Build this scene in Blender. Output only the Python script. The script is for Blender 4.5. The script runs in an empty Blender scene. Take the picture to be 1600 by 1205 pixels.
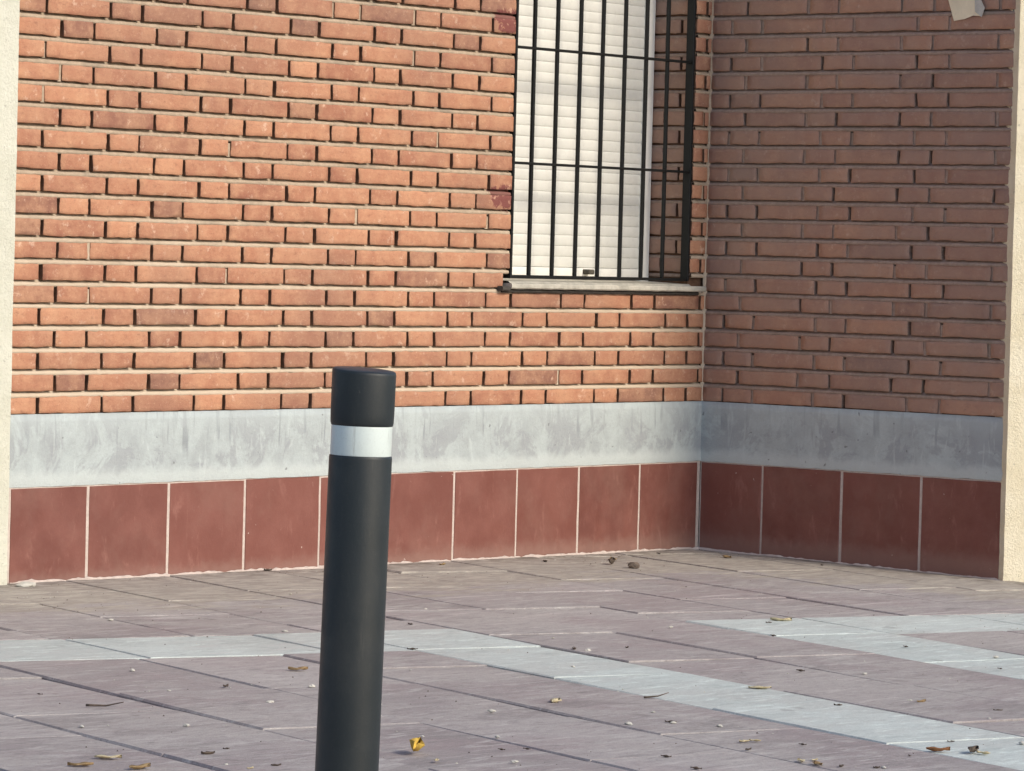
import bpy, math, random
from mathutils import Vector, Matrix, noise
random.seed(7)
R = math.radians
scene = bpy.context.scene
col = scene.collection

# ------------------------------------------------------------------ camera
cam_d = bpy.data.cameras.new("camera")
cam = bpy.data.objects.new("camera", cam_d); col.objects.link(cam)
m3 = Matrix(((0.63768898, 0.00884087, -0.77024321),
             (-0.76985040, 0.04124340, -0.63689038),
             (0.02613679, 0.99911001, 0.03310661)))
mw = m3.to_4x4(); mw.translation = Vector((-10.7173, -8.0234, 0.4776 + 0.5022))
cam.matrix_world = mw
cam_d.sensor_width = 36; cam_d.lens = 138.594
cam_d.clip_start = 0.1; cam_d.clip_end = 2000
scene.camera = cam

# ------------------------------------------------------------------ light
EL, AZ = 34, 8
w = bpy.data.worlds.new("World"); scene.world = w; w.use_nodes = True
nt = w.node_tree
sky = nt.nodes.new('ShaderNodeTexSky'); sky.sky_type = 'NISHITA'; sky.sun_disc = False
sky.sun_elevation = R(EL); sky.sun_rotation = R(180 - AZ)
sky.air_density = 1.0; sky.dust_density = 2.0; sky.ozone_density = 2.0
bg = nt.nodes['Background']; bg.inputs[1].default_value = 0.15
nt.links.new(sky.outputs[0], bg.inputs[0])
sd = bpy.data.lights.new("sun", 'SUN'); sd.energy = 2.1; sd.angle = R(14); sd.color = (1.0, 0.90, 0.74)
so = bpy.data.objects.new("sun", sd); col.objects.link(so)
so.location = (0, -10, 8)
so.rotation_euler = Vector((-math.sin(R(AZ)) * math.cos(R(EL)), math.cos(R(AZ)) * math.cos(R(EL)), -math.sin(R(EL)))).to_track_quat('-Z', 'Y').to_euler()
scene.view_settings.view_transform = 'Standard'; scene.view_settings.look = 'None'
scene.view_settings.exposure = 0.30; scene.view_settings.gamma = 1.0
scene.render.engine = 'CYCLES'
scene.cycles.filter_width = 1.5
scene.render.resolution_x = 1024; scene.render.resolution_y = 771

# ------------------------------------------------------------------ helpers
C = 0.062            # one brick course
Z0 = 0.5022          # top of the concrete band
def gz(x, y): return -0.010 * x + 0.017 * y

class MB:
    """collects faces with a material index and a per face colour, builds ONE mesh"""
    def __init__(s): s.v = []; s.f = []; s.mi = []; s.c = []; s.sm = []
    def face(s, idx, mi=0, c=(.5, .5, .5), sm=False):
        s.f.append(idx); s.mi.append(mi); s.c.append(c); s.sm.append(sm)
    def add(s, vs, fs, mi=0, c=(.5, .5, .5), sm=False):
        b = len(s.v); s.v += [tuple(p) for p in vs]
        for f in fs: s.face([b + i for i in f], mi, c, sm)
    def box(s, x0, x1, y0, y1, z0, z1, mi=0, c=(.5, .5, .5), bev=0.0, T=None):
        if bev <= 0:
            vs = [(x, y, z) for z in (z0, z1) for y in (y0, y1) for x in (x0, x1)]
            fs = [(0, 2, 3, 1), (4, 5, 7, 6), (0, 1, 5, 4), (2, 6, 7, 3), (0, 4, 6, 2), (1, 3, 7, 5)]
        else:
            vs = []; idx = {}
            X = (x0, x1); Y = (y0, y1); Z = (z0, z1)
            for i in (0, 1):
                for j in (0, 1):
                    for k in (0, 1):
                        sx, sy, sz = (1 - 2 * i) * bev, (1 - 2 * j) * bev, (1 - 2 * k) * bev
                        idx[i, j, k, 'x'] = len(vs); vs.append((X[i], Y[j] + sy, Z[k] + sz))
                        idx[i, j, k, 'y'] = len(vs); vs.append((X[i] + sx, Y[j], Z[k] + sz))
                        idx[i, j, k, 'z'] = len(vs); vs.append((X[i] + sx, Y[j] + sy, Z[k]))
            fs = []
            q = [(0, 0), (1, 0), (1, 1), (0, 1)]
            for s_ in (0, 1):
                fs.append([idx[s_, a, b, 'x'] for a, b in q]); fs.append([idx[a, s_, b, 'y'] for a, b in q]); fs.append([idx[a, b, s_, 'z'] for a, b in q])
            for a in (0, 1):
                for b in (0, 1):
                    fs.append([idx[0, a, b, 'y'], idx[1, a, b, 'y'], idx[1, a, b, 'z'], idx[0, a, b, 'z']])
                    fs.append([idx[a, 0, b, 'x'], idx[a, 1, b, 'x'], idx[a, 1, b, 'z'], idx[a, 0, b, 'z']])
                    fs.append([idx[a, b, 0, 'x'], idx[a, b, 1, 'x'], idx[a, b, 1, 'y'], idx[a, b, 0, 'y']])
            for i in (0, 1):
                for j in (0, 1):
                    for k in (0, 1): fs.append([idx[i, j, k, t] for t in 'xyz'])
        if T: vs = [T @ Vector(p) for p in vs]
        s.add(vs, fs, mi, c)
    def build(s, name, mats, parent=None, recalc=False):
        me = bpy.data.meshes.new(name)
        me.from_pydata(s.v, [], s.f)
        for m in (mats if isinstance(mats, (list, tuple)) else [mats]): me.materials.append(m)
        me.polygons.foreach_set('material_index', s.mi)
        me.polygons.foreach_set('use_smooth', s.sm)
        a = me.attributes.new('tint', 'FLOAT_COLOR', 'FACE')
        fl = []
        for c in s.c: fl += [c[0], c[1], c[2], 1.0]
        a.data.foreach_set('color', fl)
        me.update()
        if recalc:
            import bmesh
            bm = bmesh.new(); bm.from_mesh(me); bmesh.ops.recalc_face_normals(bm, faces=bm.faces); bm.to_mesh(me); bm.free()
        o = bpy.data.objects.new(name, me); col.objects.link(o)
        if parent: o.parent = parent
        return o

def tag(o, label=None, cat=None, group=None, kind=None):
    for k, v in (('label', label), ('category', cat), ('group', group), ('kind', kind)):
        if v: o[k] = v
    return o
def empty(name, loc=(0, 0, 0), parent=None):
    o = bpy.data.objects.new(name, None); col.objects.link(o); o.location = loc; o.empty_display_size = .1
    if parent: o.parent = parent
    return o

# ------------------------------------------------------------------ materials
class NG:
    def __init__(s, name, rough=0.9, spec=0.3):
        s.m = bpy.data.materials.new(name); s.m.use_nodes = True; s.t = s.m.node_tree
        s.b = s.t.nodes['Principled BSDF']; s.b.inputs['Roughness'].default_value = rough
        s.b.inputs['Specular IOR Level'].default_value = spec
        g = s.n('ShaderNodeNewGeometry'); s.pos = g.outputs['Position']; s.nor = g.outputs['Normal']
    def n(s, t, **kw):
        x = s.t.nodes.new(t)
        for k, v in kw.items(): setattr(x, k, v)
        return x
    def l(s, a, b): s.t.links.new(a, b)
    def put(s, v, sock):
        if hasattr(v, 'is_linked') or isinstance(v, bpy.types.NodeSocket): s.l(v, sock)
        else:
            if sock.type == 'RGBA' and len(v) == 3: v = (*v, 1)
            sock.default_value = v
    def vec(s, scale=(1, 1, 1), off=(0, 0, 0), rot=0.0):
        mp = s.n('ShaderNodeMapping'); s.l(s.pos, mp.inputs[0]); mp.inputs['Scale'].default_value = scale
        mp.inputs['Location'].default_value = off; mp.inputs['Rotation'].default_value = (0, 0, rot); return mp.outputs[0]
    def noise(s, sc, det=4, rough=.6, v=None, dist=0.0):
        x = s.n('ShaderNodeTexNoise'); x.inputs['Scale'].default_value = sc; x.inputs['Detail'].default_value = det
        x.inputs['Roughness'].default_value = rough; x.inputs['Distortion'].default_value = dist
        s.l(v if v is not None else s.pos, x.inputs['Vector']); return x.outputs['Fac']
    def ramp(s, f, a, b, lo=0.0, hi=1.0, mode='SMOOTHSTEP'):
        x = s.n('ShaderNodeMapRange', interpolation_type=mode); s.l(f, x.inputs[0])
        x.inputs[1].default_value = a; x.inputs[2].default_value = b; x.inputs[3].default_value = lo; x.inputs[4].default_value = hi
        return x.outputs[0]
    def math(s, op, a, b=0.0, c=None):
        x = s.n('ShaderNodeMath', operation=op); s.put(a, x.inputs[0]); s.put(b, x.inputs[1])
        if c is not None: s.put(c, x.inputs[2])
        return x.outputs[0]
    def mix(s, f, a, b, mode='MIX'):
        x = s.n('ShaderNodeMix', data_type='RGBA', blend_type=mode)
        s.put(f, x.inputs[0]); s.put(a, x.inputs[6]); s.put(b, x.inputs[7]); return x.outputs[2]
    def tint(s):
        a = s.n('ShaderNodeAttribute', attribute_name='tint'); sp = s.n('ShaderNodeSeparateColor'); s.l(a.outputs['Color'], sp.inputs[0])
        return sp.outputs[0], sp.outputs[1], sp.outputs[2]
    def xyz(s):
        a = s.n('ShaderNodeSeparateXYZ'); s.l(s.pos, a.inputs[0]); return a.outputs
    def bump(s, h, dist=.002, st=.6):
        x = s.n('ShaderNodeBump'); x.inputs['Distance'].default_value = dist; x.inputs['Strength'].default_value = st
        s.l(h, x.inputs['Height']); s.l(x.outputs[0], s.b.inputs['Normal'])
    def out(s, c): s.put(c, s.b.inputs['Base Color']); return s.m

def near(g, cx, cz, r, f0=.35):
    """soft irregular blot on wall A around (cx, cz), wider than high"""
    X = g.xyz()
    dx = g.math('MULTIPLY', g.math('SUBTRACT', X[0], cx), .62); dz = g.math('SUBTRACT', X[2], cz)
    d = g.math('SQRT', g.math('ADD', g.math('MULTIPLY', dx, dx), g.math('MULTIPLY', dz, dz)))
    d = g.math('ADD', d, g.math('MULTIPLY', g.math('SUBTRACT', g.noise(15, 6, .72, None, .8), .5), r * 3.2))
    return g.ramp(d, r * .85, r * 1.0, 1, 0)
def daub(g): return g.math('MAXIMUM', near(g, -1.075, Z0 + 19.75 * C, .040), near(g, -1.085, Z0 + 10.65 * C, .042))

def brick_mat():
    g = NG('fired_brick', .92, .2)
    r, q, shade_tint = g.tint()
    c = g.mix(g.ramp(r, 0, 1, 0, 1, 'LINEAR'), (.33, .138, .090), (.50, .240, .142))
    c = g.mix(g.ramp(q, .78, 1.0, 0, .9, 'LINEAR'), c, (.175, .090, .075))          # overfired bricks
    n1 = g.noise(14, 4, .65)
    c = g.mix(g.ramp(n1, .30, .72, 0, .55), c, (.62, .36, .215))
    n2 = g.noise(38, 5, .7, g.vec((1, 1, 1.7), (3, 1, 5)))
    c = g.mix(g.ramp(n2, .54, .70, 0, .50), c, (.27, .125, .085))
    n3 = g.noise(22, 6, .75, g.vec((1, 1, 1), (9, 4, 2)))
    c = g.mix(g.ramp(n3, .57, .67, 0, .65), c, (.70, .49, .36))                      # lime bloom
    n4 = g.noise(1.4, 3, .5)
    c = g.mix(g.ramp(n4, .42, .62, 0, .42), c, (.27, .155, .115))                      # broad grime
    n6 = g.noise(70, 5, .8, g.vec((1, 1, 1.3), (1, 8, 2)), .4)
    c = g.mix(g.ramp(n6, .52, .68, 0, .38), c, (.30, .145, .10)); c = g.mix(g.ramp(n6, .46, .32, 0, .34), c, (.66, .42, .27))
    n5 = g.noise(420, 2, .6)
    c = g.mix(g.ramp(n5, .58, .80, 0, .45), c, (.20, .09, .055))
    c = g.mix(g.math('MULTIPLY', shade_tint, g.ramp(g.noise(5, 4), .25, .7, .7, 1.2)), c, (.32, .235, .20))  # painted shade: greys the bricks of the right wall and the reveal
    red = daub(g)
    rb = g.mix(g.ramp(g.noise(34, 4), .54, .64), (.20, .068, .062), (.50, .28, .20))
    c = g.mix(g.math('MULTIPLY', red, .93), c, rb)                                    # old paint daubs by the window
    h = g.math('ADD', g.noise(180, 5, .7), g.math('MULTIPLY', n2, 1.2))
    g.bump(h, .0022, .75)
    return g.out(c)
def mortar_mat(name, a, b, dirty=(.22, .19, .15), clean=None):
    g = NG(name, .95, .15)
    n = g.noise(55, 5, .7); c = g.mix(g.ramp(n, .3, .7), a, b)
    c = g.mix(g.ramp(g.noise(6, 4), .5, .74, 0, .55), c, dirty)
    if clean:
        z = g.math('ADD', g.xyz()[2], g.math('MULTIPLY', g.math('SUBTRACT', g.noise(3, 4), .5), .9))
        c = g.mix(g.ramp(z, .70, 1.25, .75, 0), c, clean)
        c = g.mix(g.math('MULTIPLY', daub(g), .9), c, (.21, .085, .075))
    g.bump(g.noise(260, 4, .7), .002, .8)
    return g.out(c)
def render_mat():
    g = NG('painted_render', .85, .25)
    n = g.noise(9, 6, .7, g.vec((1, 1, .8)))
    c = g.mix(g.ramp(n, .36, .66), (.455, .505, .50), (.36, .39, .395))
    X = g.xyz()
    lx = g.noise(7, 3, .6, g.vec((1, 1, 0)))                                          # how far each run came down
    v = g.noise(34, 3, .6, g.vec((1, 1, .06)), .35)
    ztop = g.ramp(g.math('ADD', X[2], g.math('MULTIPLY', lx, .26)), Z0 + .02, Z0 + .07, 0, 1)
    c = g.mix(g.math('MULTIPLY', g.ramp(v, .55, .63, 0, .75), ztop), c, (.23, .245, .26))
    bl = g.noise(5, 6, .72, g.vec((1, 1, 1), (6, 1, 2)), .6)
    c = g.mix(g.ramp(bl, .49, .56, 0, .7), c, (.31, .325, .34))
    hr = g.noise(3.0, 8, .85, g.vec((1, 1, 1), (1, 1, 7)), 1.5); hr = g.math('ABSOLUTE', g.math('SUBTRACT', hr, .5))
    c = g.mix(g.ramp(hr, .0, .0035, .5, 0), c, (.20, .20, .20))                       # hair cracks
    v2 = g.noise(30, 5, .7, g.vec((1, 1, .22), (5, 2, 1)), .8)
    c = g.mix(g.ramp(v2, .57, .68, 0, .5), c, (.55, .605, .59))
    zz = g.math('ADD', X[2], g.math('MULTIPLY', g.math('SUBTRACT', g.noise(16, 3), .5), .05))
    low = g.math('MULTIPLY', g.ramp(zz, Z0 - .185, Z0 - .15, 1, 0), .8)
    c = g.mix(low, c, (.53, .575, .56))                                               # brushed lime along the foot
    top = g.ramp(zz, Z0 - .10, Z0 - .01, 0, .45)
    c = g.mix(top, c, (.50, .555, .545))
    sp = g.noise(36, 2, .4, g.vec((1, 1, 1), (2, 7, 3)))
    c = g.mix(g.ramp(sp, .72, .76, 0, .75), c, (.17, .17, .17))
    f = g.noise(300, 3, .7); c = g.mix(g.ramp(f, .3, .7, 0, .22), c, (.33, .36, .36))
    g.bump(g.math('ADD', g.noise(120, 4, .7), g.noise(18, 3)), .003, .6)
    return g.out(c)
def tile_mat():
    g = NG('skirting_tile', .55, .35)
    r, q, _ = g.tint()
    c = g.mix(r, (.150, .052, .040), (.212, .076, .057))
    n = g.noise(7, 5, .6); c = g.mix(g.ramp(n, .35, .7, 0, .6), c, (.255, .105, .082))
    n = g.noise(20, 5, .7, g.vec((1, 1, .35), (1, 5, 1)), .5); c = g.mix(g.ramp(n, .55, .72, 0, .45), c, (.36, .175, .14))
    n = g.noise(45, 6, .8, g.vec((1, 1, .5), (4, 1, 9)), 1.0); c = g.mix(g.ramp(n, .665, .71, 0, .5), c, (.52, .36, .31))
    n = g.noise(350, 3, .7); c = g.mix(g.ramp(n, .35, .75, 0, .3), c, (.15, .05, .04))
    X = g.xyz()
    zz = g.math('ADD', X[2], g.math('MULTIPLY', g.math('SUBTRACT', g.noise(30, 3), .5), .05))
    c = g.mix(g.ramp(zz, .02, .075, .4, 0), c, (.33, .22, .18))                       # splash dirt near the paving
    n = g.noise(3, 5, .7, g.vec((1, 1, 1), (8, 8, 1))); c = g.mix(g.ramp(n, .45, .66, 0, .28), c, (.25, .14, .11))
    n = g.noise(55, 3, .5, g.vec((1, 1, 1), (0, 3, 6))); c = g.mix(g.ramp(n, .74, .77, 0, .8), c, (.55, .45, .40))
    g.bump(g.noise(90, 4, .7), .0012, .5)
    g.l(g.ramp(g.noise(12, 4), .3, .7, .45, .75), g.b.inputs['Roughness'])
    return g.out(c)
def plaster_mat(name, a, b, spots=(.30, .28, .22)):
    g = NG(name, .9, .2)
    c = g.mix(g.ramp(g.noise(5, 6, .7), .35, .68), a, b)
    c = g.mix(g.ramp(g.noise(70, 4, .6), .62, .74, 0, .55), c, spots)
    c = g.mix(g.ramp(g.noise(4, 5, .7, g.vec((1, 1, .4), (3, 3, 3))), .55, .75, 0, .4), c, (b[0] * .72, b[1] * .72, b[2] * .68))
    g.bump(g.noise(110, 5, .75), .006, .9)
    return g.out(c)
U1 = (0.966, -0.259); V1 = (-0.259, -0.966)
def paving_mat(name, a, b, pinks, light=False):
    g = NG(name, .80, .3)
    r, q, bl = g.tint()
    c = g.mix(r, a, b)
    n = g.noise(2.2, 5, .65); c = g.mix(g.ramp(n, .38, .66, 0, .6), c, pinks)
    dust = tuple(k * .5 + q_ * .5 for k, q_ in zip((.41, .385, .36), b))
    n = g.noise(1.3, 7, .72, g.vec((.8, 1.3, 1), (4, 7, 1), R(15)), .6); c = g.mix(g.ramp(n, .44, .60, 0, .75), c, dust)
    n = g.noise(3.5, 7, .75, g.vec((.7, 1.5, 1), (1, 5, 1), R(15)), .8); c = g.mix(g.ramp(n, .52, .64, 0, .40), c, (a[0] * .66, a[1] * .66, a[2] * .66))
    # scuffs drawn out along the rows of slabs
    n = g.noise(16, 5, .7, g.vec((.35, 2.0, 1), rot=R(15)), .6)
    c = g.mix(g.ramp(n, .52, .66, 0, .50), c, (b[0] * 1.35, b[1] * 1.38, b[2] * 1.36))
    n = g.noise(26, 5, .7, g.vec((.3, 1.6, 1), (5, 3, 1), R(15)), .6)
    c = g.mix(g.ramp(n, .52, .70, 0, .50), c, (a[0] * .62, a[1] * .66, a[2] * .66))
    n = g.noise(240, 4, .75); c = g.mix(g.ramp(n, .42, .72, 0, .38), c, (a[0] * .55, a[1] * .55, a[2] * .56))
    n = g.noise(330, 3, .7, g.vec((1, 1, 1), (3, 8, 1))); c = g.mix(g.ramp(n, .60, .74, 0, .4), c, (.62, .58, .56))
    n = g.noise(60, 5, .8, g.vec((.5, 1.5, 1), (7, 1, 1), R(15)), .3); c = g.mix(g.ramp(n, .5, .68, 0, .45), c, (a[0] * .6, a[1] * .6, a[2] * .6))
    n = g.noise(85, 4, .75, g.vec((.4, 1.6, 1), (2, 9, 1), R(15))); c = g.mix(g.ramp(n, .56, .70, 0, .30), c, (b[0] * 1.5, b[1] * 1.5, b[2] * 1.5))
    n = g.noise(9, 3, .5, g.vec((1, 1, 1), (2, 2, 1))); c = g.mix(g.ramp(n, .68, .74, 0, .35), c, (.12, .10, .10))
    X = g.xyz()
    dA = g.math('MULTIPLY', X[1], -1); dB = g.math('MULTIPLY', X[0], -.95)
    d = g.math('SMOOTH_MIN', dA, dB, .25)
    wob = g.math('MULTIPLY', g.math('SUBTRACT', g.noise(4.5, 6, .72, g.vec((.5, 1.6, 1))), .5), 1.5)
    d2 = g.math('ADD', d, wob)
    dm = g.ramp(d2, .54, .74, 1, 0)
    dn = g.noise(24, 5, .75, g.vec((.45, 1.5, 1), rot=R(8)))
    dc = g.mix(g.ramp(dn, .32, .62), (.48, .44, .375), (.30, .268, .235))
    c = g.mix(g.math('MULTIPLY', dm, .85), c, dc)                                     # cement dust and soil beside the walls
    grime = g.math('MULTIPLY', g.ramp(d, .0, .22, 1, 0), g.ramp(g.noise(12, 5, .7), .42, .62))
    c = g.mix(g.math('MULTIPLY', grime, .7), c, (.12, .10, .075))
    # lime streaks trodden out from the building work
    st = g.noise(17, 4, .6, g.vec((.16, 2.6, 1), (1, 4, 0), R(13)), .4)
    zone = g.math('MULTIPLY', g.ramp(d, .45, .8), g.ramp(d, 1.45, 1.75, 1, 0))
    c = g.mix(g.math('MULTIPLY', g.math('MULTIPLY', g.ramp(st, .60, .68), zone), .6), c, (.60, .55, .54))
    g.bump(g.math('ADD', g.noise(200, 4, .75), g.math('MULTIPLY', g.noise(40, 3), .8)), .003, .6)
    return g.out(c)
def plain(name, c, rough=.5, spec=.4, var=.25, sc=40, bump=.0006, metal=0):
    g = NG(name, rough, spec)
    n = g.noise(sc, 5, .7)
    cc = g.mix(g.ramp(n, .3, .72), c, tuple(max(0, k * (1 - var)) for k in c))
    cc = g.mix(g.ramp(g.noise(sc * 6, 3, .7), .55, .8, 0, .3), cc, tuple(k * .6 for k in c))
    g.b.inputs['Metallic'].default_value = metal
    if bump: g.bump(g.noise(sc * 4, 4, .7), bump, .5)
    return g.out(cc)
def worn(name, c, dust, rough):
    g = NG(name, rough, .45)
    n = g.noise(9, 6, .7, g.vec((1, 1, .5))); cc = g.mix(g.ramp(n, .42, .75, 0, .28), c, dust)
    n = g.noise(60, 5, .75, g.vec((1, 1, .08))); cc = g.mix(g.ramp(n, .60, .70, 0, .35), cc, dust)      # long rubs
    n = g.noise(45, 3, .5, g.vec((1, 1, .8), (3, 1, 2))); cc = g.mix(g.ramp(n, .735, .76, 0, .7), cc, dust)
    n = g.noise(260, 4, .8); cc = g.mix(g.ramp(n, .52, .75, 0, .25), cc, dust)
    g.l(g.ramp(g.noise(14, 4), .3, .7, rough - .06, rough + .12), g.b.inputs['Roughness'])
    g.bump(g.noise(150, 4, .7), .0005, .5)
    return g.out(cc)
def leafmat(name, a, b):
    g = NG(name, .7, .2); c = g.mix(g.ramp(g.noise(60, 4), .35, .65), a, b); g.bump(g.noise(200, 3), .001, .5)
    return g.out(c)

M = dict(
    brick=brick_mat(), mortar=mortar_mat('mortar', (.49, .38, .275), (.37, .285, .205), clean=(.62, .51, .385)), mortar2=mortar_mat('grimy_shade_mortar', (.40, .30, .245), (.30, .215, .175)),  # mortar2: grime of the right wall, doubling as painted shade in the reveal
    joint=mortar_mat('raked_joint', (.20, .115, .075), (.13, .075, .05), (.08, .05, .035)),
    render=render_mat(), tile=tile_mat(), grout=mortar_mat('grout', (.62, .53, .47), (.50, .42, .37), (.38, .30, .26)),
    cream=plaster_mat('cream_plaster', (.70, .69, .58), (.62, .61, .50)),
    yellow=plaster_mat('warm_plaster', (.80, .73, .56), (.72, .64, .46)),
    gapmat=mortar_mat('grey_filler', (.15, .165, .145), (.24, .255, .235)),
    purple=paving_mat('purple_paving', (.285, .256, .254), (.430, .402, .390), (.320, .258, .260)),
    light=paving_mat('pale_paving', (.495, .55, .53), (.585, .64, .615), (.48, .51, .49), True),
    sand=mortar_mat('joint_sand', (.085, .07, .068), (.12, .10, .095), (.05, .045, .04)),
    paint_black=plain('black_paint', (.009, .010, .010), .5, .3, .3, 60),
    shutter=plain('shutter_slat', (.75, .745, .69), .5, .35, .1, 12, .0003),
    white=plain('white_aluminium', (.86, .85, .79), .4, .4, .08, 10, .0003),
    sill=plain('sill_stone', (.56, .53, .45), .75, .3, .35, 18, .002),
    dark=plain('dark_mortar', (.09, .08, .07), .9, .2, .4, 40, .003),
    plug=plain('rubber_plug', (.10, .09, .07), .8, .3),
    rubber=worn('bollard_polymer', (.013, .018, .020), (.060, .058, .052), .44), tape=worn('reflective_tape', (.60, .67, .64), (.26, .26, .23), .36),
    paper=plain('aged_paper', (.86, .76, .55), .8, .2, .15, 14, .0005),
    peb=plain('pale_chip', (.55, .53, .47), .85, .2, .2, 60),
    cl=leafmat('cream_leaf', (.68, .60, .40), (.55, .45, .26)), tan=leafmat('tan_leaf', (.42, .30, .16), (.30, .20, .10)),
    dl=leafmat('dark_leaf', (.08, .062, .05), (.15, .115, .09)), yl=leafmat('yellow_leaf', (.66, .46, .09), (.45, .27, .06)),
    bl=leafmat('brown_leaf', (.36, .17, .07), (.22, .10, .05)),
)

# ------------------------------------------------------------------ ground and paving
def tri_noise(p, s): return noise.noise(Vector(p) * s)
g = MB()
S = 400
xs = [-S, -12, -9, -6, -3, 0, 3, S]; ys = [-S, -12, -9, -6, -3, 0, 3, S]
def gcl(x, y): return gz(max(-14, min(4, x)), max(-14, min(4, y)))
for j in ys:
    for i in xs: g.v.append((i, j, gcl(i, j) - .007))
for j in range(7):
    for i in range(7): g.face([j * 8 + i, j * 8 + i + 1, (j + 1) * 8 + i + 1, (j + 1) * 8 + i])
tag(g.build('ground', M['sand']), kind='structure')

def uv2xy(u, v): return (u * U1[0] + v * V1[0]) * C, (u * U1[1] + v * V1[1]) * C
def inside_area(u, v):
    x, y = uv2xy(u, v)
    return x > -14 and y > -13 and x < 3.5 and y < .35
def slab(mb, u0, u1, v0, v1, gu, gv, tone):
    cx, cy = uv2xy((u0 + u1) / 2, (v0 + v1) / 2)
    if not inside_area((u0 + u1) / 2, (v0 + v1) / 2): return
    h = random.uniform(-.0022, .0022); tx = random.uniform(-.0028, .0028); ty = random.uniform(-.0028, .0028)
    bv = random.uniform(.035, .085); T = []; dz_ = random.uniform(.0025, .0062)
    ju = [random.uniform(-.02, .02) for _ in range(2)]
    u0 += gu / 2 + ju[0]; u1 -= gu / 2 + ju[1]; v0 += gv / 2; v1 -= gv / 2
    ns, nv = 4, 8
    top = []; rim = []
    loop = [(u0 + (u1 - u0) * i / ns, v0, 0, 1) for i in range(ns)] + [(u1, v0 + (v1 - v0) * i / nv, -1, 0) for i in range(nv)] + \
           [(u1 + (u0 - u1) * i / ns, v1, 0, -1) for i in range(ns)] + [(u0, v1 + (v0 - v1) * i / nv, 1, 0) for i in range(nv)]
    vs = []
    n = len(loop)
    for lev in range(3):
        for k, (u, v, iu, iv) in enumerate(loop):
            jj = .035 * noise.noise(Vector((u * .9, v * .9, 3.3)))
            pk = loop[k - 1]
            iu2 = iu or (pk[2] if (pk[2], pk[3]) != (iu, iv) else 0); iv2 = iv or (pk[3] if (pk[2], pk[3]) != (iu, iv) else 0)
            ins = (bv if lev == 0 else 0); isv = bool(iv) and not (k % n in (0,)) 
            uu = u + iu2 * ins + (jj if iu else 0); vv = v + iv2 * ins * .35 + (jj if iv else 0)
            x, y = uv2xy(uu, vv)
            z = gz(x, y) + h + tx * (x - cx) * 2 + ty * (y - cy) * 2 - (0, (.0012 if isv else dz_), .03)[lev]
            vs.append((x, y, z))
    fs = [list(range(n))]
    for lev in range(2):
        for k in range(n): fs.append([lev * n + k, (lev + 1) * n + k, (lev + 1) * n + (k + 1) % n, lev * n + (k + 1) % n])
    mb.add(vs, [f[::-1] for f in fs], 0, tone)
pur = MB(); lig = MB()
UJ = {}
def Uline(j): return -39.9 + (6.5 * j if j >= 0 else 6.38 * j)
phase = {-1: 50.3, -2: 55.6, -3: 60.2, 0: 56.0, 1: 46.4, 2: 39.5, -4: 60.4, -5: 55.2, -6: 60.0}
GU, GV = .17, .035
LV = 9.55
def tone(): return (random.random(), random.random(), random.random())
for j in range(-24, 16):
    u0, u1 = Uline(j), Uline(j + 1)
    ph = phase.get(j, random.uniform(0, LV))
    S1T, S1B = 34.5, 41.2; S2T, S2B = 33.4, 39.9
    brk = []; v = ph - LV * 30
    while v < 230: brk.append(v); v += LV
    if j <= -2: cuts = [S1T, S1B]; skip = (S1T, S1B)
    elif j >= 3: cuts = [S2T, S2B]; skip = (S2T, S2B)
    elif j == -1: cuts = [S1T]; skip = None
    elif j == 2: cuts = [S2T]; skip = None
    else: cuts = []; skip = None
    brk = [b for b in brk if all(abs(b - c) > 1.6 for c in cuts)] + cuts
    brk = sorted(brk)
    for a, b in zip(brk, brk[1:]):
        if skip and a >= skip[0] - .01 and b <= skip[1] + .01: continue
        islight = (j == -1 and a >= S1T - .01) or (j == 2 and a >= S2T - .01)
        # joints running across the rows are tight, those along them stand open here and there
        slab(lig if islight else pur, u0, u1, a, b, GU * random.uniform(.45, 1.15), GV, tone())
u = -46.28
for L in [3.6, 8.6] + [9.6] * 16:
    slab(lig, u - L, u, 34.5, 41.2, .10, .06, tone()); u -= L
u = -20.4
for L in [9.5] * 9:
    slab(lig, u, u + L, 33.4, 39.9, .10, .06, tone()); u += L
tag(pur.build('paving_slabs', M['purple']), kind='structure')
tag(lig.build('pale_paving_strips', M['light']), kind='structure')

# ------------------------------------------------------------------ the building
bld = empty('brick_building', (0, 0, 0))
tag(bld, 'orange brick building corner with tiled foot, grey band and barred shuttered window', 'building')

class Face:
    """a wall face: u runs along it from the origin, n points out of the wall"""
    def __init__(s, o, u, n): s.o = Vector(o); s.u = Vector(u); s.n = Vector(n)
    def p(s, u, d, z): q = s.o + s.u * u + s.n * d; return (q.x, q.y, z)

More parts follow.
